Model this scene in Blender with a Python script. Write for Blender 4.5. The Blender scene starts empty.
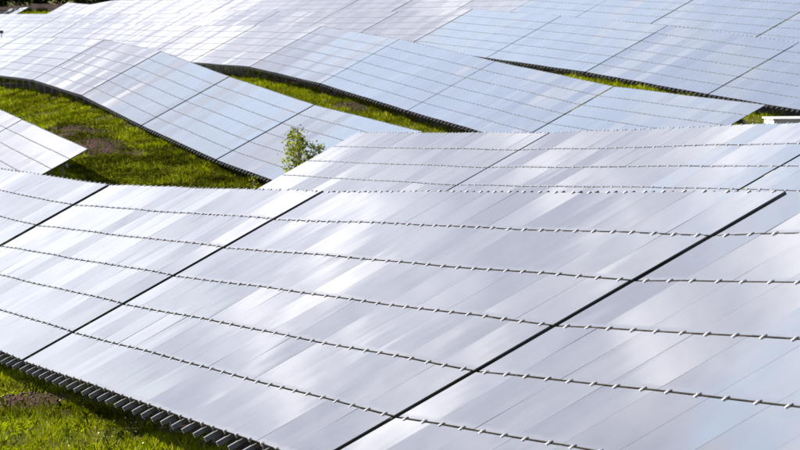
import bpy, bmesh, math, random
import numpy as np
from mathutils import Vector, Matrix
random.seed(7); RNG = np.random.default_rng(11)
R = math.radians
scn = bpy.context.scene; COL = scn.collection
Z = np.array([0., 0., 1.])

# ------------------------------------------------------------------ camera
cam = bpy.data.cameras.new('camera'); camo = bpy.data.objects.new('camera', cam); COL.objects.link(camo)
cam.sensor_width = 36.0; cam.lens = 4394.4 / 800 * 36; cam.clip_start = 0.5; cam.clip_end = 20000
cam.dof.use_dof = True; cam.dof.focus_distance = 42.0; cam.dof.aperture_fstop = 16.0
PITCH = R(3.9306)
camo.location = (0, 0, 0); camo.rotation_euler = (R(90) - PITCH, 0, 0)
scn.camera = camo

# ------------------------------------------------------------------ sky and sun
SUN_EL, SUN_AZ = R(32.3), R(-75)          # azimuth from the view direction, negative to the left
world = bpy.data.worlds.new('World'); scn.world = world; world.use_nodes = True
nt = world.node_tree; nt.nodes.clear()
def nd(t, typ, **kw):
    n = t.nodes.new(typ)
    for k, v in kw.items(): setattr(n, k, v)
    return n
def mth(t, op, a, b=None, clamp=False):
    n = nd(t, 'ShaderNodeMath', operation=op, use_clamp=clamp)
    for i, q in enumerate((a, b)):
        if q is None: continue
        if isinstance(q, (int, float)): n.inputs[i].default_value = q
        else: t.links.new(q, n.inputs[i])
    return n.outputs[0]
sky = nd(nt, 'ShaderNodeTexSky', sky_type='NISHITA', sun_disc=False)
sky.sun_elevation = SUN_EL; sky.sun_rotation = SUN_AZ
sky.air_density = 1.0; sky.dust_density = 2.0; sky.ozone_density = 1.7; sky.altitude = 300
tc = nd(nt, 'ShaderNodeTexCoord')
sep = nd(nt, 'ShaderNodeSeparateXYZ'); nt.links.new(tc.outputs['Generated'], sep.inputs[0])
zc = mth(nt, 'ADD', mth(nt, 'MAXIMUM', sep.outputs[2], 0.0), 0.10)
px = mth(nt, 'DIVIDE', sep.outputs[0], zc); py = mth(nt, 'DIVIDE', sep.outputs[1], zc)
cmb = nd(nt, 'ShaderNodeCombineXYZ'); nt.links.new(px, cmb.inputs[0]); nt.links.new(py, cmb.inputs[1])
CLOUD_SEED = 56.1
cmb.inputs[2].default_value = CLOUD_SEED
n1 = nd(nt, 'ShaderNodeTexNoise'); n1.inputs['Scale'].default_value = 1.5; n1.inputs['Detail'].default_value = 7; n1.inputs['Roughness'].default_value = 0.55
nt.links.new(cmb.outputs[0], n1.inputs['Vector'])
n2 = nd(nt, 'ShaderNodeTexNoise'); n2.inputs['Scale'].default_value = 1.9; n2.inputs['Detail'].default_value = 4
SHADE_SEED = 66.8
LUMP_SEED = 7.2
o2 = nd(nt, 'ShaderNodeVectorMath', operation='ADD'); nt.links.new(cmb.outputs[0], o2.inputs[0]); o2.inputs[1].default_value = (0, 0, SHADE_SEED)
nt.links.new(o2.outputs[0], n2.inputs['Vector'])
# towering cloud seen from the side low over the horizon: lumps of about a degree and a half
n3 = nd(nt, 'ShaderNodeTexNoise'); n3.inputs['Scale'].default_value = 30.0; n3.inputs['Detail'].default_value = 5; n3.inputs['Roughness'].default_value = 0.5
m3 = nd(nt, 'ShaderNodeMapping'); m3.inputs['Location'].default_value = (0, 0, LUMP_SEED); m3.inputs['Scale'].default_value = (1, 1, 1.5); nt.links.new(tc.outputs['Generated'], m3.inputs['Vector']); nt.links.new(m3.outputs[0], n3.inputs['Vector'])
def blend(a, b, k): return mth(nt, 'ADD', mth(nt, 'MULTIPLY', a, 1 - k), mth(nt, 'MULTIPLY', b, k))
f1 = blend(n1.outputs['Fac'], n3.outputs['Fac'], 0.35); f2 = blend(n2.outputs['Fac'], n3.outputs['Fac'], 0.45)
# a broken cloud deck: seen edge on near the horizon it closes up, overhead it opens
cov = nd(nt, 'ShaderNodeMapRange'); nt.links.new(sep.outputs[2], cov.inputs[0])
cov.inputs[1].default_value = 0.12; cov.inputs[2].default_value = 0.225; cov.inputs[3].default_value = 0.26; cov.inputs[4].default_value = 0.60
dens = mth(nt, 'MULTIPLY', mth(nt, 'SUBTRACT', f1, cov.outputs[0]), 7.0, clamp=True)
shade = nd(nt, 'ShaderNodeValToRGB'); nt.links.new(f2, shade.inputs[0])
e = shade.color_ramp.elements; e[0].position = 0.40; e[0].color = (0.245, 0.260, 0.315, 1); e[1].position = 0.61; e[1].color = (0.545, 0.545, 0.57, 1)
e.new(0.5).color = (0.335, 0.346, 0.395, 1)
def vscale(src, k):
    n = nd(nt, 'ShaderNodeVectorMath', operation='SCALE'); n.inputs['Scale'].default_value = k
    if isinstance(src, tuple): n.inputs[0].default_value = src
    else: nt.links.new(src, n.inputs[0])
    return n.outputs[0]
def vmix(fac, a, b):
    n = nd(nt, 'ShaderNodeMix', data_type='RGBA')
    if isinstance(fac, float): n.inputs[0].default_value = fac
    else: nt.links.new(fac, n.inputs[0])
    nt.links.new(a, n.inputs[6]); nt.links.new(b, n.inputs[7]); return n.outputs[2]
veil = vmix(0.38, sky.outputs[0], vscale((0.92, 0.88, 0.98), 4.5))          # thin high veil
clouds = vmix(dens, veil, vscale(shade.outputs[0], 10.0))
hz = nd(nt, 'ShaderNodeMapRange', interpolation_type='SMOOTHSTEP'); nt.links.new(sep.outputs[2], hz.inputs[0])   # pale haze low over the horizon
hz.inputs[1].default_value = 0.02; hz.inputs[2].default_value = 0.105; hz.inputs[3].default_value = 0.8; hz.inputs[4].default_value = 0.0
skycol = vmix(hz.outputs[0], clouds, vscale((0.88, 0.925, 1.0), 4.7))
bg = nd(nt, 'ShaderNodeBackground'); bg.inputs['Strength'].default_value = 0.078
nt.links.new(skycol, bg.inputs['Color'])
wo = nd(nt, 'ShaderNodeOutputWorld'); nt.links.new(bg.outputs[0], wo.inputs[0])

sl = bpy.data.lights.new('sun', 'SUN'); sl.energy = 5.0; sl.angle = R(0.53); sl.color = (1.0, 0.93, 0.82)
so = bpy.data.objects.new('sun', sl); COL.objects.link(so)
SUND = Vector((math.sin(SUN_AZ) * math.cos(SUN_EL), math.cos(SUN_AZ) * math.cos(SUN_EL), math.sin(SUN_EL)))
so.rotation_euler = (-SUND).to_track_quat('-Z', 'Y').to_euler()
vs = scn.view_settings; vs.view_transform = 'Standard'; vs.look = 'None'; vs.exposure = 2.08; vs.gamma = 1.0; vs.use_curve_mapping = False

# ------------------------------------------------------------------ field geometry: the rows run along RD, the panels rise along V
PSI, BETA = R(-78.868), R(28.47)
RD = np.array([math.cos(PSI), math.sin(PSI), 0.]); ND = np.array([-math.sin(PSI), math.cos(PSI), 0.])
V = math.cos(BETA) * ND + math.sin(BETA) * Z
SP = 0.628            # pitch of the panel courses up the slope
PW = 1.208            # pitch of the panels along a row
GAP = 0.078
LOWH = 0.70           # height of the low edge over the ground
DROP = 6 * SP * math.sin(BETA) + LOWH
HALF = 3 * SP * math.cos(BETA)
def W(s, p, z=0.): return s * RD + p * ND + z * Z
def interp(x, pts): return float(np.interp(x, [q[0] for q in pts], [q[1] for q in pts]))

# per row: distance across the field, height of the top edge along it, and the joints between tables
ROWS = {
 'front': (8.44, [(-120, -6.6), (-83.8, -4.64), (-65.53, -3.92), (-47.28, -2.93), (-29.03, -1.84), (-10.8, -0.41), (20, 1.3)], [[-83.8, -65.53, -47.28, -29.03, -10.8]]),
 'second': (17.32, [(-130, -6.6), (-92.77, -4.49), (-74.51, -3.64), (-56.26, -2.62), (-38.0, -1.7), (20, 0.9)], [[-92.77, -74.51, -56.26, -38.0]]),
 'second_left': (16.35, [(-260, -8.1), (-186, -6.95), (-168.4, -6.6), (-150.17, -6.72), (-131.89, -6.81), (-110, -5.9)], [[-168.4, -150.17, -131.89]]),
 'third': (25.48, [(-330, -8.6), (-272, -7.05), (-254, -6.62), (-235.7, -6.15), (-217.39, -5.68), (-199.12, -5.30), (-180.84, -5.31), (-162.56, -5.73), (-144.28, -6.05), (-126.0, -6.1), (-107.7, -5.6), (20, 1.2)], [[-254, -235.7, -217.39, -199.12, -180.84, -162.56, -144.28, -126.0]]),
 'fourth': (34.87, [(-360, -8.2), (-341.8, -7.8), (-323.5, -7.4), (-305.2, -6.98), (-287, -6.57), (-268.7, -6.18), (-250.4, -5.84), (-232.09, -5.47), (-213.81, -5.02), (-195.54, -4.65), (-177.26, -4.76), (-158.98, -5.10), (-140.7, -5.37), (-122.42, -5.24), (20, 1.6)], [[-341.8, -323.5, -305.2, -287, -268.7, -250.4, -232.09, -213.81, -195.54, -177.26, -158.98, -140.7, -122.42]]),
 'fifth': (43.57, [(-440, -9.1), (-422.9, -8.75), (-404.6, -8.36), (-386.3, -7.98), (-368.1, -7.64), (-349.8, -7.3), (-331.5, -6.92), (-313.2, -6.52), (-295, -6.1), (-276.68, -5.58), (-258.41, -5.22), (-240.13, -4.94), (-221.86, -4.53), (-203.58, -4.06), (-185.3, -4.0), (-167.02, -4.0), (-148.74, -4.18), (-130.5, -4.3), (20, 1.9)], [[-422.9, -404.6, -386.3, -368.1, -349.8, -331.5, -313.2, -295, -276.68, -258.41, -240.13, -221.86, -203.58, -185.3, -167.02, -148.74, -130.5]]),
 'sixth': (52.3, [(-509.5, -10.1), (-473, -9.02), (-438, -7.92), (-428, -8.0), (-419.7, -7.8), (-401.3, -7.05), (-383, -6.72), (-364.8, -6.42), (-346.5, -5.95), (-328.2, -5.5), (-309.9, -5.0), (-273.4, -4.2), (-236.9, -3.4), (-222.3, -3.1), (-193.1, -3.05), (-156.5, -3.1), (20, 2.3)], [[-509.5, -491.2, -473.0], [-438, -419.7, -401.4, -383, -364.8, -346.5, -328.2, -309.9, -291.7, -273.4, -255.2, -236.9, -222.3, -207.7, -193.1, -174.8, -156.5]]),
}
# ground heights under the rows, and beyond them
GP = []
_base = [('front', -DROP), ('second', -DROP), ('third', -DROP), ('fourth', -DROP), ('fifth', -DROP), ('sixth', -DROP)]
r2z = [(-260, -8.1), (-186, -6.95), (-168.4, -6.6), (-150.17, -6.72), (-131.89, -6.81), (-112, -5.75), (-92.77, -4.49), (-74.51, -3.64), (-56.26, -2.62), (-38.0, -1.7), (20, 0.9)]
PERP = [8.44 - HALF, 17.0 - HALF, 25.48 - HALF, 34.87 - HALF, 43.57 - HALF, 52.3 - HALF]
PROF = [ROWS['front'][1], r2z, ROWS['third'][1], ROWS['fourth'][1], ROWS['fifth'][1], ROWS['sixth'][1]]
SG = np.arange(-1000, 420, 2.0)
def prof(pts):
    z = np.interp(SG, [q[0] for q in pts], [q[1] for q in pts])
    k = np.hanning(11); k /= k.sum()
    return np.convolve(np.pad(z, 5, mode='edge'), k, mode='valid') - DROP
GR = [prof(q) for q in PROF]
# the first and second profiles keep falling where no table was measured
for i in (0, 1):
    m = SG < (-120 if i == 0 else -260)
    GR[i][m] = GR[2][m] - (2 - i) * 0.55 - 0.0
GR = [GR[0] - 6.0] + [GR[0] - 0.5] + GR
PERP = [-70.0, PERP[0] - 6.0] + PERP
far = GR[-1] + 0.9
far2 = far + 0.2
GR += [far, far2, far2 - 3.0]; PERP += [62.0, 78.0, 260.0]
GR = np.array(GR); PERP = np.array(PERP)
def hump(s, p, s0, p0, ws, wp, h): return h * np.exp(-((s - s0) / ws) ** 2 - ((p - p0) / wp) ** 2)
def ground(s, p):
    s = np.asarray(s, float); p = np.asarray(p, float)
    fs = np.clip((s - SG[0]) / 2.0, 0, len(SG) - 1.001); i = fs.astype(int); a = fs - i
    j = np.clip(np.searchsorted(PERP, p) - 1, 0, len(PERP) - 2); b = np.clip((p - PERP[j]) / (PERP[j + 1] - PERP[j]), 0, 1)
    z = (GR[j, i] * (1 - a) + GR[j, i + 1] * a) * (1 - b) + (GR[j + 1, i] * (1 - a) + GR[j + 1, i + 1] * a) * b
    z = z + 0.05 * np.sin(s * 0.9 + p * 1.3) * np.sin(p * 0.8 - s * 0.35) + 0.03 * np.sin(s * 2.3 - p * 1.9)
    for h in HUMPS: z = z + hump(s, p, *h)
    return z
# soil heaps: (along, across, half length, half width, height)
HUMPS = [(-171, 20.7, 9, 1.3, 0.30), (-162, 20.5, 6, 1.2, 0.22), (-51, 5.6, 3.5, 0.8, 0.12), (-172, 32.0, 4, 0.9, 0.18), (-158, 39.4, 22, 1.9, 0.72)]
SOIL = [(-171, 20.8, 7.5, 1.1), (-161.5, 20.6, 7.0, 1.15), (-51.3, 5.6, 2.3, 0.45), (-172, 31.9, 3.0, 0.6), (-55, 12.6, 60, 3.2)]

# ------------------------------------------------------------------ materials
def mat(name):
    m = bpy.data.materials.new(name); m.use_nodes = True
    t = m.node_tree; b = t.nodes['Principled BSDF']
    return m, t, b
def plain(name, col, rough=0.6, metal=0.0, var=0.12, scale=6.0):
    m, t, b = mat(name)
    b.inputs['Roughness'].default_value = rough; b.inputs['Metallic'].default_value = metal
    tcn = nd(t, 'ShaderNodeTexCoord'); nz = nd(t, 'ShaderNodeTexNoise'); nz.inputs['Scale'].default_value = scale; nz.inputs['Detail'].default_value = 5
    t.links.new(tcn.outputs['Object'], nz.inputs['Vector'])
    mr = nd(t, 'ShaderNodeMapRange'); t.links.new(nz.outputs['Fac'], mr.inputs[0])
    mr.inputs[1].default_value = 0.25; mr.inputs[2].default_value = 0.75; mr.inputs[3].default_value = 1 - var; mr.inputs[4].default_value = 1 + var
    sc = nd(t, 'ShaderNodeVectorMath', operation='SCALE'); sc.inputs[0].default_value = col
    t.links.new(mr.outputs[0], sc.inputs['Scale']); t.links.new(sc.outputs[0], b.inputs['Base Color'])
    return m
def glass_mat():
    m, t, b = mat('panel_glass')
    tcn = nd(t, 'ShaderNodeTexCoord'); oi = nd(t, 'ShaderNodeObjectInfo'); ge = nd(t, 'ShaderNodeNewGeometry')
    off = nd(t, 'ShaderNodeVectorMath', operation='SCALE'); off.inputs[0].default_value = (37.0, 11.0, 53.0); t.links.new(oi.outputs['Random'], off.inputs['Scale'])
    add = nd(t, 'ShaderNodeVectorMath', operation='ADD'); t.links.new(tcn.outputs['Object'], add.inputs[0]); t.links.new(off.outputs[0], add.inputs[1])
    mp = nd(t, 'ShaderNodeMapping'); mp.inputs['Scale'].default_value = (2.2, 0.9, 1.0); t.links.new(add.outputs[0], mp.inputs['Vector'])
    nz = nd(t, 'ShaderNodeTexNoise'); nz.inputs['Scale'].default_value = 1.0; nz.inputs['Detail'].default_value = 1.0; t.links.new(mp.outputs[0], nz.inputs['Vector'])
    sub = nd(t, 'ShaderNodeVectorMath', operation='SUBTRACT'); t.links.new(nz.outputs['Color'], sub.inputs[0]); sub.inputs[1].default_value = (0.5, 0.5, 0.5)
    sc = nd(t, 'ShaderNodeVectorMath', operation='SCALE'); sc.inputs['Scale'].default_value = 0.0065; t.links.new(sub.outputs[0], sc.inputs[0])
    ad = nd(t, 'ShaderNodeVectorMath', operation='ADD'); t.links.new(ge.outputs['Normal'], ad.inputs[0]); t.links.new(sc.outputs[0], ad.inputs[1])
    nm = nd(t, 'ShaderNodeVectorMath', operation='NORMALIZE'); t.links.new(ad.outputs[0], nm.inputs[0])
    t.links.new(nm.outputs[0], b.inputs['Normal'])
    # thin dust film, a little more on some panels
    mr = nd(t, 'ShaderNodeMapRange'); t.links.new(oi.outputs['Random'], mr.inputs[0]); mr.inputs[3].default_value = 0.006; mr.inputs[4].default_value = 0.02
    d = nd(t, 'ShaderNodeTexNoise'); d.inputs['Scale'].default_value = 5.0; d.inputs['Detail'].default_value = 4; t.links.new(add.outputs[0], d.inputs['Vector'])
    dm = mth(t, 'MULTIPLY', d.outputs['Fac'], mr.outputs[0])
    cb = nd(t, 'ShaderNodeCombineXYZ')
    t.links.new(mth(t, 'ADD', dm, 0.010), cb.inputs[0]); t.links.new(mth(t, 'ADD', dm, 0.010), cb.inputs[1]); t.links.new(mth(t, 'ADD', dm, 0.016), cb.inputs[2])
    t.links.new(cb.outputs[0], b.inputs['Base Color'])
    so_ = nd(t, 'ShaderNodeSeparateXYZ'); t.links.new(tcn.outputs['Object'], so_.inputs[0])
    lo_ = nd(t, 'ShaderNodeMapRange', interpolation_type='SMOOTHSTEP'); t.links.new(so_.outputs[1], lo_.inputs[0]); lo_.inputs[1].default_value = -0.3; lo_.inputs[2].default_value = -0.24; lo_.inputs[3].default_value = 0.5; lo_.inputs[4].default_value = 0.0
    rr = mth(t, 'ADD', mth(t, 'MULTIPLY', mth(t, 'MULTIPLY', d.outputs['Fac'], lo_.outputs[0]), 0.35), mth(t, 'ADD', mth(t, 'MULTIPLY', d.outputs['Fac'], 0.05), 0.005))
    t.links.new(rr, b.inputs['Roughness']); b.inputs['IOR'].default_value = 1.6
    return m
M = {}
M['glass'] = glass_mat()
M['edge'] = plain('glass_edge', (0.035, 0.030, 0.026), 0.5, 0, 0.15, 9)
M['seal'] = plain('edge_seal', (0.07, 0.07, 0.07), 0.5, 0, 0.15, 9)
M['steel'] = plain('galvanised_steel', (0.42, 0.43, 0.44), 0.42, 0.75, 0.18, 14)
M['dark_steel'] = plain('darkened_steel', (0.10, 0.10, 0.10), 0.5, 0.5, 0.2, 12)
M['rail'] = plain('shaded_rail_steel', (0.035, 0.035, 0.037), 0.6, 0.0, 0.25, 10)  # darkened: shade under the panels put into the colour
M['lit_end'] = plain('rail_lit_end', (0.052, 0.054, 0.06), 0.5, 0.2, 0.3, 8)  # lighter copy: sunlit rail end put into the colour
M['clamp'] = plain('aluminium_clamp', (0.52, 0.52, 0.53), 0.45, 0.3, 0.2, 25)
M['rubber'] = plain('black_rubber', (0.02, 0.02, 0.02), 0.7, 0, 0.1, 30)
M['concrete'] = plain('pale_render', (0.27, 0.26, 0.25), 0.85, 0, 0.10, 3)
M['roofwhite'] = plain('white_roof_slab', (0.45, 0.44, 0.42), 0.8, 0, 0.06, 4)
M['box'] = plain('dark_box', (0.03, 0.03, 0.03), 0.5, 0, 0.2, 10)
M['door'] = plain('grey_green_door', (0.20, 0.22, 0.21), 0.5, 0, 0.1, 5)
M['bark'] = plain('bark', (0.10, 0.075, 0.05), 0.9, 0, 0.3, 15)
def leafy(name, ca, cb_, trans=0.35, straw=None):
    m, t, b = mat(name)
    ge = nd(t, 'ShaderNodeNewGeometry'); rp = nd(t, 'ShaderNodeValToRGB')
    t.links.new(ge.outputs['Random Per Island'], rp.inputs[0])
    rp.color_ramp.elements[0].color = (*ca, 1); rp.color_ramp.elements[1].color = (*cb_, 1)
    if straw: rp.color_ramp.elements[1].position = 0.9; rp.color_ramp.elements.new(0.97).color = (*straw, 1)
    at = nd(t, 'ShaderNodeTexCoord'); nz = nd(t, 'ShaderNodeTexNoise'); nz.inputs['Scale'].default_value = 0.45; nz.inputs['Detail'].default_value = 3
    t.links.new(at.outputs['Object'], nz.inputs['Vector'])
    mr = nd(t, 'ShaderNodeMapRange'); t.links.new(nz.outputs['Fac'], mr.inputs[0]); mr.inputs[1].default_value = 0.35; mr.inputs[2].default_value = 0.65; mr.inputs[3].default_value = 0.42; mr.inputs[4].default_value = 1.3
    sc = nd(t, 'ShaderNodeVectorMath', operation='SCALE'); t.links.new(rp.outputs[0], sc.inputs[0]); t.links.new(mr.outputs[0], sc.inputs['Scale'])
    b.inputs['Roughness'].default_value = 0.55; b.inputs['Specular IOR Level'].default_value = 0.0
    t.links.new(sc.outputs[0], b.inputs['Base Color'])
    tr = nd(t, 'ShaderNodeBsdfTranslucent'); t.links.new(sc.outputs[0], tr.inputs['Color'])
    mx = nd(t, 'ShaderNodeMixShader'); mx.inputs[0].default_value = trans
    t.links.new(b.outputs[0], mx.inputs[1]); t.links.new(tr.outputs[0], mx.inputs[2])
    t.links.new(mx.outputs[0], t.nodes['Material Output'].inputs[0])
    return m
M['grass'] = leafy('grass_blade', (0.032, 0.056, 0.001), (0.175, 0.20, 0.002), 0.5, (0.22, 0.17, 0.05))
M['leaf'] = leafy('shrub_leaf', (0.06, 0.085, 0.004), (0.27, 0.30, 0.025), 0.55)
M['weed'] = leafy('weed_leaf', (0.016, 0.024, 0.002), (0.07, 0.075, 0.005), 0.25)
M['dark_leaf'] = leafy('dark_leaf', (0.012, 0.018, 0.008), (0.03, 0.035, 0.012), 0.15)
M['fence'] = plain('pinkish_timber', (0.22, 0.13, 0.11), 0.85, 0, 0.35, 1.2)
M['flower'] = plain('white_petal', (0.7, 0.7, 0.66), 0.7, 0, 0.1, 5)
def ground_mat():
    m, t, b = mat('field_ground')
    tcn = nd(t, 'ShaderNodeTexCoord')
    def noise(s, d=6):
        n = nd(t, 'ShaderNodeTexNoise'); n.inputs['Scale'].default_value = s; n.inputs['Detail'].default_value = d; t.links.new(tcn.outputs['Object'], n.inputs['Vector']); return n.outputs['Fac']
    r1 = nd(t, 'ShaderNodeValToRGB'); t.links.new(noise(0.7), r1.inputs[0])
    e = r1.color_ramp.elements; e[0].position = 0.32; e[0].color = (0.016, 0.016, 0.002, 1); e[1].position = 0.66; e[1].color = (0.06, 0.065, 0.003, 1)
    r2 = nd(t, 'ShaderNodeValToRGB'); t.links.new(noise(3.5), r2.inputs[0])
    e = r2.color_ramp.elements; e[0].position = 0.3; e[0].color = (0.006, 0.0025, 0.001, 1); e[1].position = 0.72; e[1].color = (0.030, 0.0115, 0.004, 1)  # soil tone darkened so strips below the tables read as shade
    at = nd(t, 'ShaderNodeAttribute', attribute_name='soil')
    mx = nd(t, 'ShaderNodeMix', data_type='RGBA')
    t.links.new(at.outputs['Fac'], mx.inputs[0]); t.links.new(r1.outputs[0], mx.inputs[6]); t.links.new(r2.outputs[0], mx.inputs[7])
    t.links.new(mx.outputs[2], b.inputs['Base Color']); b.inputs['Roughness'].default_value = 0.95; b.inputs['Specular IOR Level'].default_value = 0.1
    bp = nd(t, 'ShaderNodeBump'); bp.inputs['Strength'].default_value = 0.8; bp.inputs['Distance'].default_value = 0.08; t.links.new(noise(6.0), bp.inputs['Height']); t.links.new(bp.outputs[0], b.inputs['Normal'])
    return m
M['ground'] = ground_mat()

# ------------------------------------------------------------------ mesh helpers
def mesh_np(name, verts, faces, mats, fmat=None, smooth=False):
    me = bpy.data.meshes.new(name); verts = np.asarray(verts, np.float32)
    if isinstance(faces, np.ndarray):
        nf, k = faces.shape
        me.vertices.add(len(verts)); me.vertices.foreach_set('co', verts.ravel())
        me.loops.add(nf * k); me.loops.foreach_set('vertex_index', faces.astype(np.int32).ravel())
        me.polygons.add(nf); me.polygons.foreach_set('loop_start', np.arange(0, nf * k, k, dtype=np.int32)); me.polygons.foreach_set('loop_total', np.full(nf, k, np.int32))
        me.update(calc_edges=True)
    else:
        me.from_pydata([tuple(map(float, v)) for v in verts], [], faces)
    for m in mats: me.materials.append(m)
    if fmat is not None: me.polygons.foreach_set('material_index', np.asarray(fmat, np.int32))
    if smooth: me.polygons.foreach_set('use_smooth', np.ones(len(me.polygons), bool))
    me.update()
    return me
class MB:
    def __init__(s): s.v = []; s.f = []; s.m = []
    def box(s, a, b, mi=0):
        (x0, y0, z0), (x1, y1, z1) = a, b; o = len(s.v)
        s.v += [(x0, y0, z0), (x1, y0, z0), (x1, y1, z0), (x0, y1, z0), (x0, y0, z1), (x1, y0, z1), (x1, y1, z1), (x0, y1, z1)]
        s.f += [(o, o + 3, o + 2, o + 1), (o + 4, o + 5, o + 6, o + 7), (o, o + 1, o + 5, o + 4), (o + 1, o + 2, o + 6, o + 5), (o + 2, o + 3, o + 7, o + 6), (o + 3, o, o + 4, o + 7)]
        s.m += [mi] * 6; return s
    def prism(s, poly, axis, a, b, mi=0):       # polygon in the two other axes, extruded along axis
        o = len(s.v); n = len(poly)
        def pt(q, h):
            q = list(q); q.insert(axis, h); return tuple(q)
        s.v += [pt(q, a) for q in poly] + [pt(q, b) for q in poly]
        s.f += [tuple(range(o, o + n))[::-1], tuple(range(o + n, o + 2 * n))] + [(o + i, o + (i + 1) % n, o + n + (i + 1) % n, o + n + i) for i in range(n)]
        s.m += [mi] * (n + 2); return s
    def tube(s, p, q, r0, r1, n=6, mi=0):
        p, q = np.array(p, float), np.array(q, float); d = (q - p) / max(np.linalg.norm(q - p), 1e-6)
        a = np.cross(d, [0.3, 0.8, 0.5]); a /= np.linalg.norm(a); b = np.cross(d, a); o = len(s.v)
        for c, rr in ((p, r0), (q, r1)):
            for i in range(n):
                t = 2 * math.pi * i / n; s.v.append(tuple(c + rr * (math.cos(t) * a + math.sin(t) * b)))
        s.f += [(o + i, o + (i + 1) % n, o + n + (i + 1) % n, o + n + i) for i in range(n)] + [tuple(range(o, o + n))[::-1], tuple(range(o + n, o + 2 * n))]
        s.m += [mi] * (n + 2); return s
    def mesh(s, name, mats, smooth=False): return mesh_np(name, s.v, s.f, mats, s.m, smooth)
def link(name, me, parent=None, mw=None, pl=None):
    o = bpy.data.objects.new(name, me); COL.objects.link(o)
    if parent is not None: o.parent = parent
    if mw is not None: o.matrix_basis = mw
    return o
def tag(o, label, cat=None, group=None, kind=None):
    o['label'] = label
    if cat: o['category'] = cat
    if group: o['group'] = group
    if kind: o['kind'] = kind
    return o
def thing(name, loc, label, cat, group=None):
    o = bpy.data.objects.new(name, None); COL.objects.link(o); o.location = loc; o.empty_display_size = 0.3
    return tag(o, label, cat, group)
def M4(e1, e2, e3, t): return Matrix(((e1[0], e2[0], e3[0], t[0]), (e1[1], e2[1], e3[1], t[1]), (e1[2], e2[2], e3[2], t[2]), (0, 0, 0, 1)))

def inframe(P, pad=30):
    c, s = math.cos(PITCH), math.sin(PITCH)
    fw = P[..., 1] * c - P[..., 2] * s; up = P[..., 1] * s + P[..., 2] * c
    x = 400 + 4394.4 * P[..., 0] / fw; y = 225 - 4394.4 * up / fw
    return (fw > 1) & (x > -pad) & (x < 800 + pad) & (y > -pad) & (y < 450 + pad)
def pixel_ground(x, y, t0=20, t1=700):
    # first point of the open ground along a line of sight (used to find where the soil heaps and shrubs stand)
    c, s = math.cos(PITCH), math.sin(PITCH); X = (x - 400) / 4394.4; u = -(y - 225) / 4394.4
    d = np.array([X, c + u * s, -s + u * c]); t = np.arange(t0, t1, 0.25)
    P = d[None] * t[:, None]; g = ground(P @ RD, P @ ND)
    k = np.argmax(P[:, 2] < g); return float(P[k] @ RD), float(P[k] @ ND)

# ------------------------------------------------------------------ ground
def build_ground():
    sv = np.unique(np.concatenate([np.arange(-3000, -560, 60.), np.arange(-560, -260, 2.0), np.arange(-260, 0, 0.8), np.arange(0, 60, 3.0), np.arange(60, 1500, 60.)]))
    pv = np.unique(np.concatenate([np.arange(-1500, -40, 60.), np.arange(-40, 2, 2.0), np.arange(2, 46, 0.5), np.arange(46, 90, 2.0), np.arange(90, 1800, 60.)]))
    S_, P_ = np.meshgrid(sv, pv, indexing='ij'); G = ground(S_, P_)
    pts = S_[..., None] * RD + P_[..., None] * ND; pts[..., 2] = G
    n, m = S_.shape; idx = np.arange(n * m).reshape(n, m)
    F = np.stack([idx[:-1, :-1], idx[1:, :-1], idx[1:, 1:], idx[:-1, 1:]], -1).reshape(-1, 4)
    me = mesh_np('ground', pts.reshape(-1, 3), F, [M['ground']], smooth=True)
    soil = np.zeros(S_.shape)
    for (s0, p0, ws, wp) in SOIL:
        e = ((S_ - s0) / ws) ** 2 + ((P_ - p0) / wp) ** 2 + 0.35 * np.sin(S_ * 1.7 + P_) * np.sin(P_ * 2.1)
        soil = np.maximum(soil, np.clip(1.6 - e, 0, 1))
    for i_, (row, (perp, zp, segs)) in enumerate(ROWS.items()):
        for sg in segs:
            under_shade = np.clip((P_ - (perp - 2 * HALF + 1.1)) / 0.3, 0, 1) * np.clip((perp - 0.1 - P_) / 0.5, 0, 1) * ((S_ > sg[0] + 0.3) & (S_ < sg[-1] - 0.3))  # bare soil below tables, dark tone painted in to deepen their shade
            soil = np.maximum(soil, under_shade)
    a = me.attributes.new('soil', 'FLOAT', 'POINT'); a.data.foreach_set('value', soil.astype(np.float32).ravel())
    o = link('ground', me); o['kind'] = 'structure'; tag(o, 'rolling green field the solar tables stand on')
build_ground()

# ------------------------------------------------------------------ solar tables
PANEL = MB().box((-0.602, -0.304, -0.007), (0.602, 0.304, 0.0), 1)
PANEL.m = [2, 0, 1, 2, 1, 2]
PANEL_ME = PANEL.mesh('panel', [M['glass'], M['edge'], M['seal']])
LV = 6 * SP
def rail_shape(mb, x, lo=-0.095, hi=0.06):
    # C-section channel under the panels: web towards +x, two flanges, open towards -x
    y0, y1 = -LV + lo, hi; w = 0.05; d = 0.031; zt = -0.024; t = 0.006
    mb.box((x + w / 2 - t, y0, zt - d), (x + w / 2, y1, zt))
    mb.box((x - w / 2, y0, zt - t), (x + w / 2 - t, y1, zt))
    mb.box((x - w / 2, y0, zt - d), (x + w / 2 - t, y1, zt - d + t))
    mb.box((x - w / 2 - 0.003, y0 - 0.004, zt - d - 0.003), (x + w / 2 + 0.003, y0 + 0.085, zt + 0.003), 1)      # added sleeve, lighter to pass for the sunlit rail end
    return mb
RAIL_ME = rail_shape(MB(), 0).mesh('rail', [M['rail'], M['lit_end']])
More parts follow.
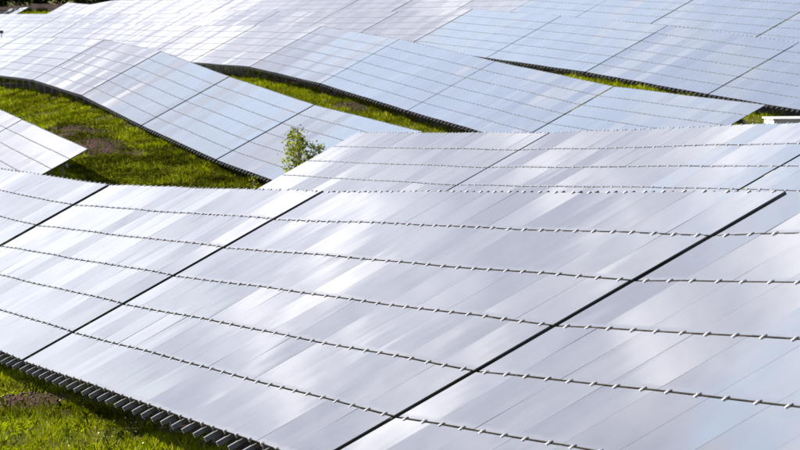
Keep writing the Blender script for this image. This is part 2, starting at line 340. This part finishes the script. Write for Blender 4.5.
def clamp_shape(mb, x, y, end=0, z=0.0):
    # two lugs gripping the panels, a bolt between them and a block down to the rail
    g = (SP - 0.608) / 2
    if end <= 0: mb.box((x - 0.0135, y - g - 0.014, z + 0.001), (x + 0.0135, y - g + 0.003, z + 0.006), 0)
    if end >= 0: mb.box((x - 0.0135, y + g - 0.003, z + 0.001), (x + 0.0135, y + g + 0.012, z + 0.005), 1)  # upper lug coloured dark to stand in for its shaded side
    mb.box((x - 0.019, y - g + 0.004, z - 0.021), (x + 0.019, y + g - 0.004, z + 0.003), 1)
    mb.box((x - 0.005, y - 0.005, z + 0.003), (x + 0.005, y + 0.005, z + 0.009), 0)
    return mb
CL_ME = {e: clamp_shape(MB(), 0, 0, e).mesh('clamp', [M['clamp'], M['dark_steel']]) for e in (-1, 0, 1)}
POST_ME = MB().box((-0.045, -0.03, -0.25), (0.045, 0.03, 1.0)).mesh('post', [M['dark_steel']])
def rail_xs(npan):
    xs = []
    for i in range(npan):
        c = (i + 0.5) * PW; xs += [c - 0.315, c + 0.315]
    return xs
JOIN = {}
def joined(npan):
    if npan not in JOIN:
        a = MB()
        for x in rail_xs(npan): rail_shape(a, x)
        pu = MB().box((0.0, -0.035, -0.190), (npan * PW, 0.035, -0.072)).mesh('purlin', [M['dark_steel']])
        JOIN[npan] = (a.mesh('rail', [M['rail'], M['lit_end']]), pu)
    return JOIN[npan]
NTAB = [0]
def table(row, perp, s0, s1, z0, z1, label, near):
    P0 = W(s0, perp, z0); P1 = W(s1, perp, z1); Lr = np.linalg.norm(P1 - P0); u = (P1 - P0) / Lr
    npan = int(round((Lr - GAP) / PW)); pad = (Lr - npan * PW) / 2
    O = P0 + u * pad
    step = RNG.uniform(0.0, 0.007)      # neighbouring tables do not meet flush: the far end of each sits lower
    e3 = np.cross(u, V); e3 /= np.linalg.norm(e3); e2 = np.cross(e3, u)
    sm, pm = (s0 + s1) / 2, perp - HALF
    base = W(sm, pm, float(ground(sm, pm)))
    root = thing('solar_table', base, label, 'solar table', 'tables of solar panels in rows across the field')
    xs = rail_xs(npan); nr = len(xs)
    # the panels do not lie in one plane: slow sway plus a few millimetres of error, shared by a whole column of panels
    ph = RNG.uniform(0, 6.28, 3); xe = np.arange(npan + 1) * PW
    he = 0.006 * np.sin(xe * 0.55 + ph[0]) + 0.003 * np.sin(xe * 1.3 + ph[1]) + RNG.normal(0, 0.0013 if near else 0.0016, npan + 1) + step * (xe / xe[-1] - 0.5)
    h = np.interp(xs, xe, he)
    for i in range(npan):
        c = (i + 0.5) * PW; hc = (he[i] + he[i + 1]) / 2; tl = (he[i + 1] - he[i]) / PW
        for k in range(6):
            ta = tl + RNG.normal(0, 0.0007); tb = RNG.normal(0, 0.002)
            a1 = u + e3 * ta; a1 /= np.linalg.norm(a1); n3 = np.cross(a1, e2 + e3 * tb); n3 /= np.linalg.norm(n3); a2 = np.cross(n3, a1)
            t = O + u * c - V * ((k + 0.5) * SP) + e3 * hc - base
            link('panel', PANEL_ME, root, M4(a1, a2, n3, t))
    T = M4(u, e2, e3, O - base)
    rj, pu = joined(npan)
    if near:
        for x in xs:
            link('rail', RAIL_ME, root, M4(u, V, e3, O + u * x - base))
            for k in range(7):
                e = {0: -1, 6: 1}.get(k, 0)
                q = O + u * x - V * (k * SP) + e3 * (h[xs.index(x)] + 0.001) - base
                if inframe(q + base, 40): link('clamp', CL_ME[e], root, M4(u, e2, e3, q + u * RNG.normal(0, 0.006)) @ Matrix.Rotation(RNG.normal(0, 0.07), 4, 'Z'))
    else:
        o = link('rail', rj, root, T); o['kind'] = 'stuff'
        b = MB(); sk = float(V @ u)
        for x, hx in zip(xs, h):
            for k in range(7): clamp_shape(b, x - sk * k * SP, -k * SP * math.sqrt(1 - sk * sk), {0: -1, 6: 1}.get(k, 0), hx + 0.001)
        o = link('clamp', b.mesh('clamp', [M['clamp'], M['dark_steel']]), root, T); o['kind'] = 'stuff'
    for w in (1.25, 3.6):
        link('purlin', pu, root, M4(u, e2, e3, O - V * (w * SP) - base))
        for q in range(6):
            x = (q + 0.5) * npan * PW / 6
            top = O + u * x - V * (w * SP) - e3 * 0.2
            g = float(ground(top @ RD, top @ ND)); hh = max(top[2] - g, 0.2)
            link('post', POST_ME, root, Matrix.Translation(Vector((top[0], top[1], g)) - Vector(base)) @ Matrix.Rotation(PSI, 4, 'Z') @ Matrix.Diagonal((1, 1, hh, 1)))
    NTAB[0] += 1
ORD = 'first second third fourth fifth sixth seventh eighth ninth tenth eleventh twelfth thirteenth fourteenth fifteenth sixteenth seventeenth eighteenth'.split()
def lab(row, i, n, seg):
    if row == 'front':
        return ['solar table cut by the left frame edge in the front row', 'solar table second from the left in the front row, below the shadowed grass',
                'largest whole solar table in the front row, between two black gaps', 'nearest solar table at the right end of the front row, reflecting clouds'][i]
    if row == 'second': return ['solar table right behind the front row, left end beside the young tree', 'middle solar table of the row right behind the front one, black gaps both sides', 'rightmost solar table of the row right behind the front one'][i]
    if row == 'second_left': return ['left cut-off solar table joining the one whose corner overhangs dark shadow', 'solar table at the left whose free right end overhangs a dark shadow'][i]
    if row == 'sixth' and seg == 0: return ['far solar table at the upper left corner of the photo', 'far solar table at the upper left, its free end against the dark trees'][i]
    w = {'third': 'third row from the front', 'fourth': 'fourth row from the front', 'fifth': 'fifth row from the front', 'sixth': 'farthest row'}[row]
    if row == 'sixth': i += 2; n += 2
    if i < n / 2: return 'leftmost solar table in the %s' % w if i == 0 else 'solar table, %s from the left in the %s' % (ORD[i], w)
    j = n - 1 - i
    return 'rightmost solar table in the %s' % w if j == 0 else 'solar table, %s from the right in the %s' % (ORD[j], w)
for row, (perp, zp, segs) in ROWS.items():
    for si, sg in enumerate(segs):
        for i in range(len(sg) - 1):
            table(row, perp, sg[i], sg[i + 1], interp(sg[i], zp), interp(sg[i + 1], zp), lab(row, i, len(sg) - 1, si), row in ('front',))

# ------------------------------------------------------------------ grass and weeds
def soil_at(s, p):
    e = np.zeros(s.shape)
    for (s0, p0, ws, wp) in SOIL: e = np.maximum(e, np.clip(1.5 - ((s - s0) / ws) ** 2 - ((p - p0) / wp) ** 2, 0, 1))
    return e
def clump(s, p, f=1.0):
    return (np.sin(s * 1.1 * f + 1.7 * np.sin(p * 0.9 * f)) * np.sin(p * 1.6 * f + 1.3 * np.sin(s * 0.7 * f + 2)) + 0.6 * np.sin(s * 2.9 * f + p * 2.2 * f) * np.sin(p * 3.7 * f - s * 1.1 * f)) / 1.6
def blades(P, h, w, lean, name, m, broad=False):
    n = len(P); a = RNG.uniform(0, 2 * np.pi, n); la = RNG.uniform(0, 2 * np.pi, n)
    side = np.stack([np.cos(a), np.sin(a), np.zeros(n)], -1) * w[:, None]
    ld = np.stack([np.cos(la), np.sin(la), np.zeros(n)], -1) * (lean * h)[:, None]
    up = np.stack([np.zeros(n), np.zeros(n), h], -1)
    base = P - up * 0.06
    mid = P + up * (0.55 if not broad else 0.5) + ld * 0.35; tip = P + up * (1.0 if not broad else 0.62) + ld
    v = np.stack([base, mid - side, tip, mid + side], 1).reshape(-1, 3)
    return mesh_np(name, v, np.arange(4 * n).reshape(n, 4), [m])
def scatter(n, s0, s1, p0, p1, f=1.0, cut=-0.6, soil=True, pad=12):
    s = RNG.uniform(s0, s1, n); p = RNG.uniform(p0, p1, n)
    c = clump(s, p, f); keep = RNG.uniform(0, 1, n) < np.clip((c - cut) * 1.3, 0.08, 1)
    if soil: keep &= RNG.uniform(0, 1, n) > soil_at(s, p) * 1.1
    for row, (perp, zp, segs) in ROWS.items():       # hardly anything grows in the shade below the tables
        for sg in segs:
            und = np.clip((p - (perp - 2 * HALF + 1.0)) / 0.5, 0, 1) * np.clip((perp - 0.1 - p) / 0.5, 0, 1) * ((s > sg[0] + 0.3) & (s < sg[-1] - 0.3))
            keep &= RNG.uniform(0, 1, n) > und * 0.97
    s, p, c = s[keep], p[keep], c[keep]
    P = s[:, None] * RD + p[:, None] * ND; P[:, 2] = ground(s, p)
    k = inframe(P, pad); return P[k], c[k]
def grass(label, n, s0, s1, p0, p1, hm, hs, w, f=1.0, cut=-0.6):
    P, c = scatter(n, s0, s1, p0, p1, f, cut)
    h = np.clip(RNG.normal(hm, hs, len(P)) * (1 + 0.55 * c), 0.03, None)
    o = link('grass', blades(P, h, w * RNG.uniform(0.6, 1.4, len(P)), RNG.uniform(0.1, 0.9, len(P)), 'grass', M['grass'])); tag(o, label, 'grass', None, 'stuff')
grass('lush sunlit grass at the lower left below the front row', 300000, -66, -34, 2.2, 9.0, 0.075, 0.035, 0.0045, 2.0, -0.15)
grass('wide patch of sunlit grass at the left between the second and third rows', 520000, -250, -118, 15.0, 26.0, 0.13, 0.05, 0.012, 0.9, -0.12)
grass('strip of grass between the third and fourth rows', 260000, -215, -128, 25.5, 36.0, 0.13, 0.05, 0.012)
grass('thin strip of grass below the fifth row', 140000, -215, -104, 35.0, 45.0, 0.14, 0.05, 0.013)
grass('strip of rough grass at the foot of the far fence', 60000, -580, -490, 53.0, 68.0, 0.30, 0.1, 0.035)
def weeds(label, n, s0, s1, p0, p1, hm, w, m, f=1.0, cut=0.1):
    P, c = scatter(n, s0, s1, p0, p1, f, cut, soil=m is M['grass'])
    rep_ = np.repeat(P, 7, 0) + RNG.normal(0, 1, (len(P) * 7, 3)) * np.array([hm * .5, hm * .5, 0])
    h = np.clip(RNG.normal(hm, hm * .4, len(rep_)), 0.03, None)
    o = link('weeds', blades(rep_, h, w * RNG.uniform(0.6, 1.5, len(rep_)), RNG.uniform(0.4, 1.6, len(rep_)), 'weeds', m, True)); tag(o, label, 'weeds', None, 'stuff')
weeds('broad-leaved weeds among the grass at the lower left', 26000, -62, -36, 2.5, 7.0, 0.075, 0.013, M['grass'], 2.6, -0.1)
weeds('clumps of fresh green weeds in the clearing at the left', 30000, -240, -128, 16.0, 23.0, 0.15, 0.022, M['grass'], 1.0, 0.0)
weeds('dark weeds overgrowing the bank below the third row', 26000, -158, -128, 18.5, 25.5, 0.22, 0.018, M['weed'], 0.8, -0.1)
weeds('scattered dark weeds along the soil heap at the left', 20000, -215, -152, 18.5, 24.0, 0.16, 0.018, M['weed'], 0.6, 0.1)
weeds('dark weeds in the grass strip below the fourth row', 6000, -205, -140, 27.0, 33.5, 0.15, 0.018, M['weed'], 0.7, 0.3)
weeds('tall grass tufts and docks at the lower left', 1400, -60, -37, 2.5, 6.0, 0.20, 0.012, M['weed'], 1.6, 0.1)
P, c = scatter(900, -60, -38, 3.0, 6.5, 1.0, 0.0)
P[:, 2] += RNG.uniform(0.06, 0.16, len(P))
tag(link('wildflowers', blades(P, np.full(len(P), 0.02), np.full(len(P), 0.007), np.full(len(P), 1.2), 'wildflowers', M['flower'], True)), 'tiny white flowers in the grass at the lower left', 'flowers', None, 'stuff')
# clods on the soil heaps
cl = MB()
for (s0, p0, ws, wp) in SOIL[:4]:
    nr_ = s0 > -100
    for _ in range(260 if nr_ else 420):
        a, b = RNG.normal(0, 0.5, 2); s_, p_ = s0 + a * ws, p0 + b * wp; g = float(ground(s_, p_)); r_ = RNG.uniform(0.008, 0.026) * (1 if nr_ else 1.6)
        q = W(s_, p_, g + r_ * 0.3); o_ = len(cl.v)
        cl.v += [tuple(q + np.array(d) * r_ * RNG.uniform(0.7, 1.3)) for d in ((1, 0, 0), (0, 1, 0), (-1, 0, 0), (0, -1, 0), (0, 0, 0.8), (0, 0, -0.6))]
        cl.f += [(o_ + i, o_ + (i + 1) % 4, o_ + 4) for i in range(4)] + [(o_ + (i + 1) % 4, o_ + i, o_ + 5) for i in range(4)]; cl.m += [0] * 8
M['clod'] = plain('brown_clod', (0.019, 0.0075, 0.003), 0.95, 0, 0.5, 2.5)
tag(link('soil_clods', cl.mesh('soil_clods', [M['clod']])), 'loose brown clods lying on the bare soil heaps', 'soil', None, 'stuff')

# ------------------------------------------------------------------ young tree and sapling
def leaf_mesh(name, tips, n_per, spread, size, m):
    C_ = np.repeat(np.array(tips), n_per, 0); n = len(C_)
    C_ = C_ + RNG.normal(0, 1, (n, 3)) * spread
    d = RNG.normal(0, 1, (n, 3)); d[:, 2] = d[:, 2] * 0.6 + 0.25; d /= np.linalg.norm(d, axis=1)[:, None]
    e = np.cross(d, RNG.normal(0, 1, (n, 3))); e /= np.linalg.norm(e, axis=1)[:, None]
    L_ = (size * RNG.uniform(0.6, 1.4, n))[:, None]
    v = np.stack([C_, C_ + d * L_ * 0.5 + e * L_ * 0.32, C_ + d * L_, C_ + d * L_ * 0.5 - e * L_ * 0.32], 1).reshape(-1, 3)
    return mesh_np(name, v, np.arange(4 * n).reshape(n, 4), [m])
def young_tree(s_, p_, height, crown, label, nm='young_tree', n_per=26, spread=0.07, size=0.085, trunk=0.022):
    g = float(ground(s_, p_)); root = thing(nm, W(s_, p_, g), label, 'tree')
    mb = MB(); tips = []
    mb.tube((0, 0, -0.1), (0.02, 0, height * 0.55), trunk, trunk * 0.7); mb.tube((0.02, 0, height * 0.55), (0.0, 0.02, height * 0.93), trunk * 0.7, trunk * 0.25)
    for (x, z, sx, sz, k) in crown:
        for _ in range(k):
            q = RNG.normal(0, 1, 3); q /= np.linalg.norm(q); q *= RNG.uniform(0.45, 1.0)
            t_ = np.array([x + q[0] * sx, q[1] * sx, z + q[2] * sz]); tips.append(t_)
            z0 = max(0.35 * height, t_[2] - 0.35 * height * RNG.uniform(0.4, 1)); mb.tube((0.01, 0, z0), t_, trunk * 0.35, 0.003, 4)
    link('trunk', mb.mesh('trunk', [M['bark']]), root)
    link('crown', leaf_mesh('crown', tips, n_per, spread, size, M['leaf']), root)
    return root
young_tree(-116.3, 20.1, 2.95, [(-0.08, 2.42, 0.34, 0.40, 24), (-0.05, 1.95, 0.48, 0.42, 30), (0.05, 1.5, 0.52, 0.5, 26), (0.46, 2.22, 0.17, 0.26, 9)], 'leafy young green tree behind the second row', n_per=23, spread=0.09, size=0.075)
young_tree(-121.5, 19.7, 1.75, [(0, 1.35, 0.10, 0.35, 6)], 'thin pale sapling left of the leafy young tree', 'sapling', 9, 0.05, 0.06, 0.01)

# ------------------------------------------------------------------ transformer cabin at the right edge
def to_sp(X, Y): return X * RD[0] + Y * RD[1], X * ND[0] + Y * ND[1]
cs, cp = to_sp(9.2, 108.0); cz = float(ground(cs, cp)) - 0.05; topz = -4.79
ca = thing('transformer_cabin', W(cs, cp, cz), 'low pale transformer cabin with white flat roof at the right edge', 'cabin')
ca.rotation_euler = (0, 0, PSI + R(90))     # local x across the rows to the right, local -y towards the camera side
Hc = topz - cz
link('wall', MB().box((0, 0, 0), (4.2, 0.9, Hc - 0.035)).mesh('wall', [M['concrete']]), ca)
link('roof', MB().box((-0.04, -0.04, Hc - 0.035), (4.24, 0.94, Hc)).mesh('roof', [M['roofwhite']]), ca)
dr = link('door', MB().box((1.3, -0.03, 0.12), (2.3, -0.002, Hc - 0.35)).mesh('door', [M['door']]), ca)
link('handle', MB().box((1.4, -0.08, 1.05), (1.44, -0.032, 1.2)).mesh('handle', [M['box']]), dr)
for k in range(5): link('vent_slat', MB().box((2.75, -0.025, Hc - 0.55 - k * 0.09), (3.55, -0.002, Hc - 0.49 - k * 0.09)).mesh('vent_slat', [M['door']]), ca)

# ------------------------------------------------------------------ sensor poles
def pole(X, Y, ztop, label):
    s_, p_ = to_sp(X, Y); g = float(ground(s_, p_)); h = ztop - g
    o = thing('sensor_pole', W(s_, p_, g), label, 'pole', 'slim poles with dark boxes on top')
    link('pole', MB().tube((0, 0, -0.2), (0, 0, h - 0.05), 0.04, 0.035, 8).mesh('pole', [M['box']], True), o)
    b_ = MB().prism([(-0.13, h - 0.12), (0.13, h - 0.12), (0.13, h - 0.02), (0.09, h + 0.05), (-0.09, h + 0.05), (-0.13, h - 0.02)], 1, -0.1, 0.1)
    link('sensor_box', b_.mesh('sensor_box', [M['box']]), o)
pole(-24.3, 268.0, -6.58, 'slim pole with dark box on top at the far left edge')
pole(-22.2, 335.0, -7.45, 'dark box on a pole behind the fourth row, upper left')
pole(-14.6, 335.0, -6.72, 'dark box on a pole behind the fifth row, left of centre')

# ------------------------------------------------------------------ far boundary: fence, hedge shrubs, trees
FX0, FX1, FY = -60.0, -22.0, 566.0
fz = lambda X, Y: float(ground(*to_sp(X, Y)))
fence = thing('timber_fence', (FX0, FY, fz(FX0, FY)), 'weathered pinkish board fence along the far edge of the field', 'fence')
fm = MB()
for k in range(8): fm.box((k * 0.3 + 0.01, 0, 0.08), (k * 0.3 + 0.28, 0.03 + 0.012 * (k % 2), 1.25 + 0.03 * ((k * 7) % 3)))
fme = fm.mesh('fence_panel', [M['fence']]); pme = MB().box((-0.06, -0.02, -0.3), (0.06, 0.1, 1.4)).mesh('fence_post', [M['fence']])
nseg = int((FX1 - FX0) / 2.5)
for k in range(nseg):
    x = k * 2.5; z = fz(FX0 + x, FY) - fence.location[2]
    link('fence_panel', fme, fence, Matrix.Translation((x + 0.05, 0, z))); link('fence_post', pme, fence, Matrix.Translation((x, 0, z)))
def leaf_thing(nm, X, Y, label, group, me_c, me_t, sc, cat):
    o = thing(nm, (X, Y, fz(X, Y)), label, cat, group)
    for n_, me in (('trunk', me_t), ('crown', me_c)):
        c_ = link(n_, me, o, Matrix.Rotation(X * 3.1, 4, 'Z') @ Matrix.Diagonal((sc, sc, sc, 1)))
def crown_pts(k, rx, z0, z1):
    q = RNG.normal(0, 1, (k, 3)); q /= np.linalg.norm(q, axis=1)[:, None]; q *= RNG.uniform(0.5, 1, (k, 1)); return np.stack([q[:, 0] * rx, q[:, 1] * rx, (z0 + z1) / 2 + q[:, 2] * (z1 - z0) / 2], -1)
tree_c = [leaf_mesh('crown', crown_pts(70, 3.2, 0.1, 8.0), 30, 0.45, 0.5, M['dark_leaf']) for _ in range(2)]
tree_t = MB().tube((0, 0, -0.3), (0, 0, 5), 0.2, 0.08).mesh('trunk', [M['bark']])
shr_c = leaf_mesh('crown', crown_pts(30, 0.8, 0.05, 0.75), 22, 0.14, 0.2, M['dark_leaf'])
shr_t = MB().tube((0, 0, -0.2), (0, 0, 0.5), 0.04, 0.02).mesh('trunk', [M['bark']])
for k in range(18): leaf_thing('dark_tree', -61.5 + k * 2.35, 576 + (k * 37 % 5) * 1.5, 'dark tree behind the far fence, %s from the left' % ORD[k], 'trees behind the far fence', tree_c[k % 2], tree_t, 0.85 + 0.07 * (k * 5 % 4), 'tree')
for k in range(14): leaf_thing('low_shrub', -58.5 + k * 2.1, 564.2 - (k * 3 % 4) * 0.3, 'low dark shrub at the foot of the far fence, %s from the left' % ORD[k], 'shrubs along the far fence', shr_c, shr_t, 0.8 + 0.1 * (k * 7 % 4), 'shrub')
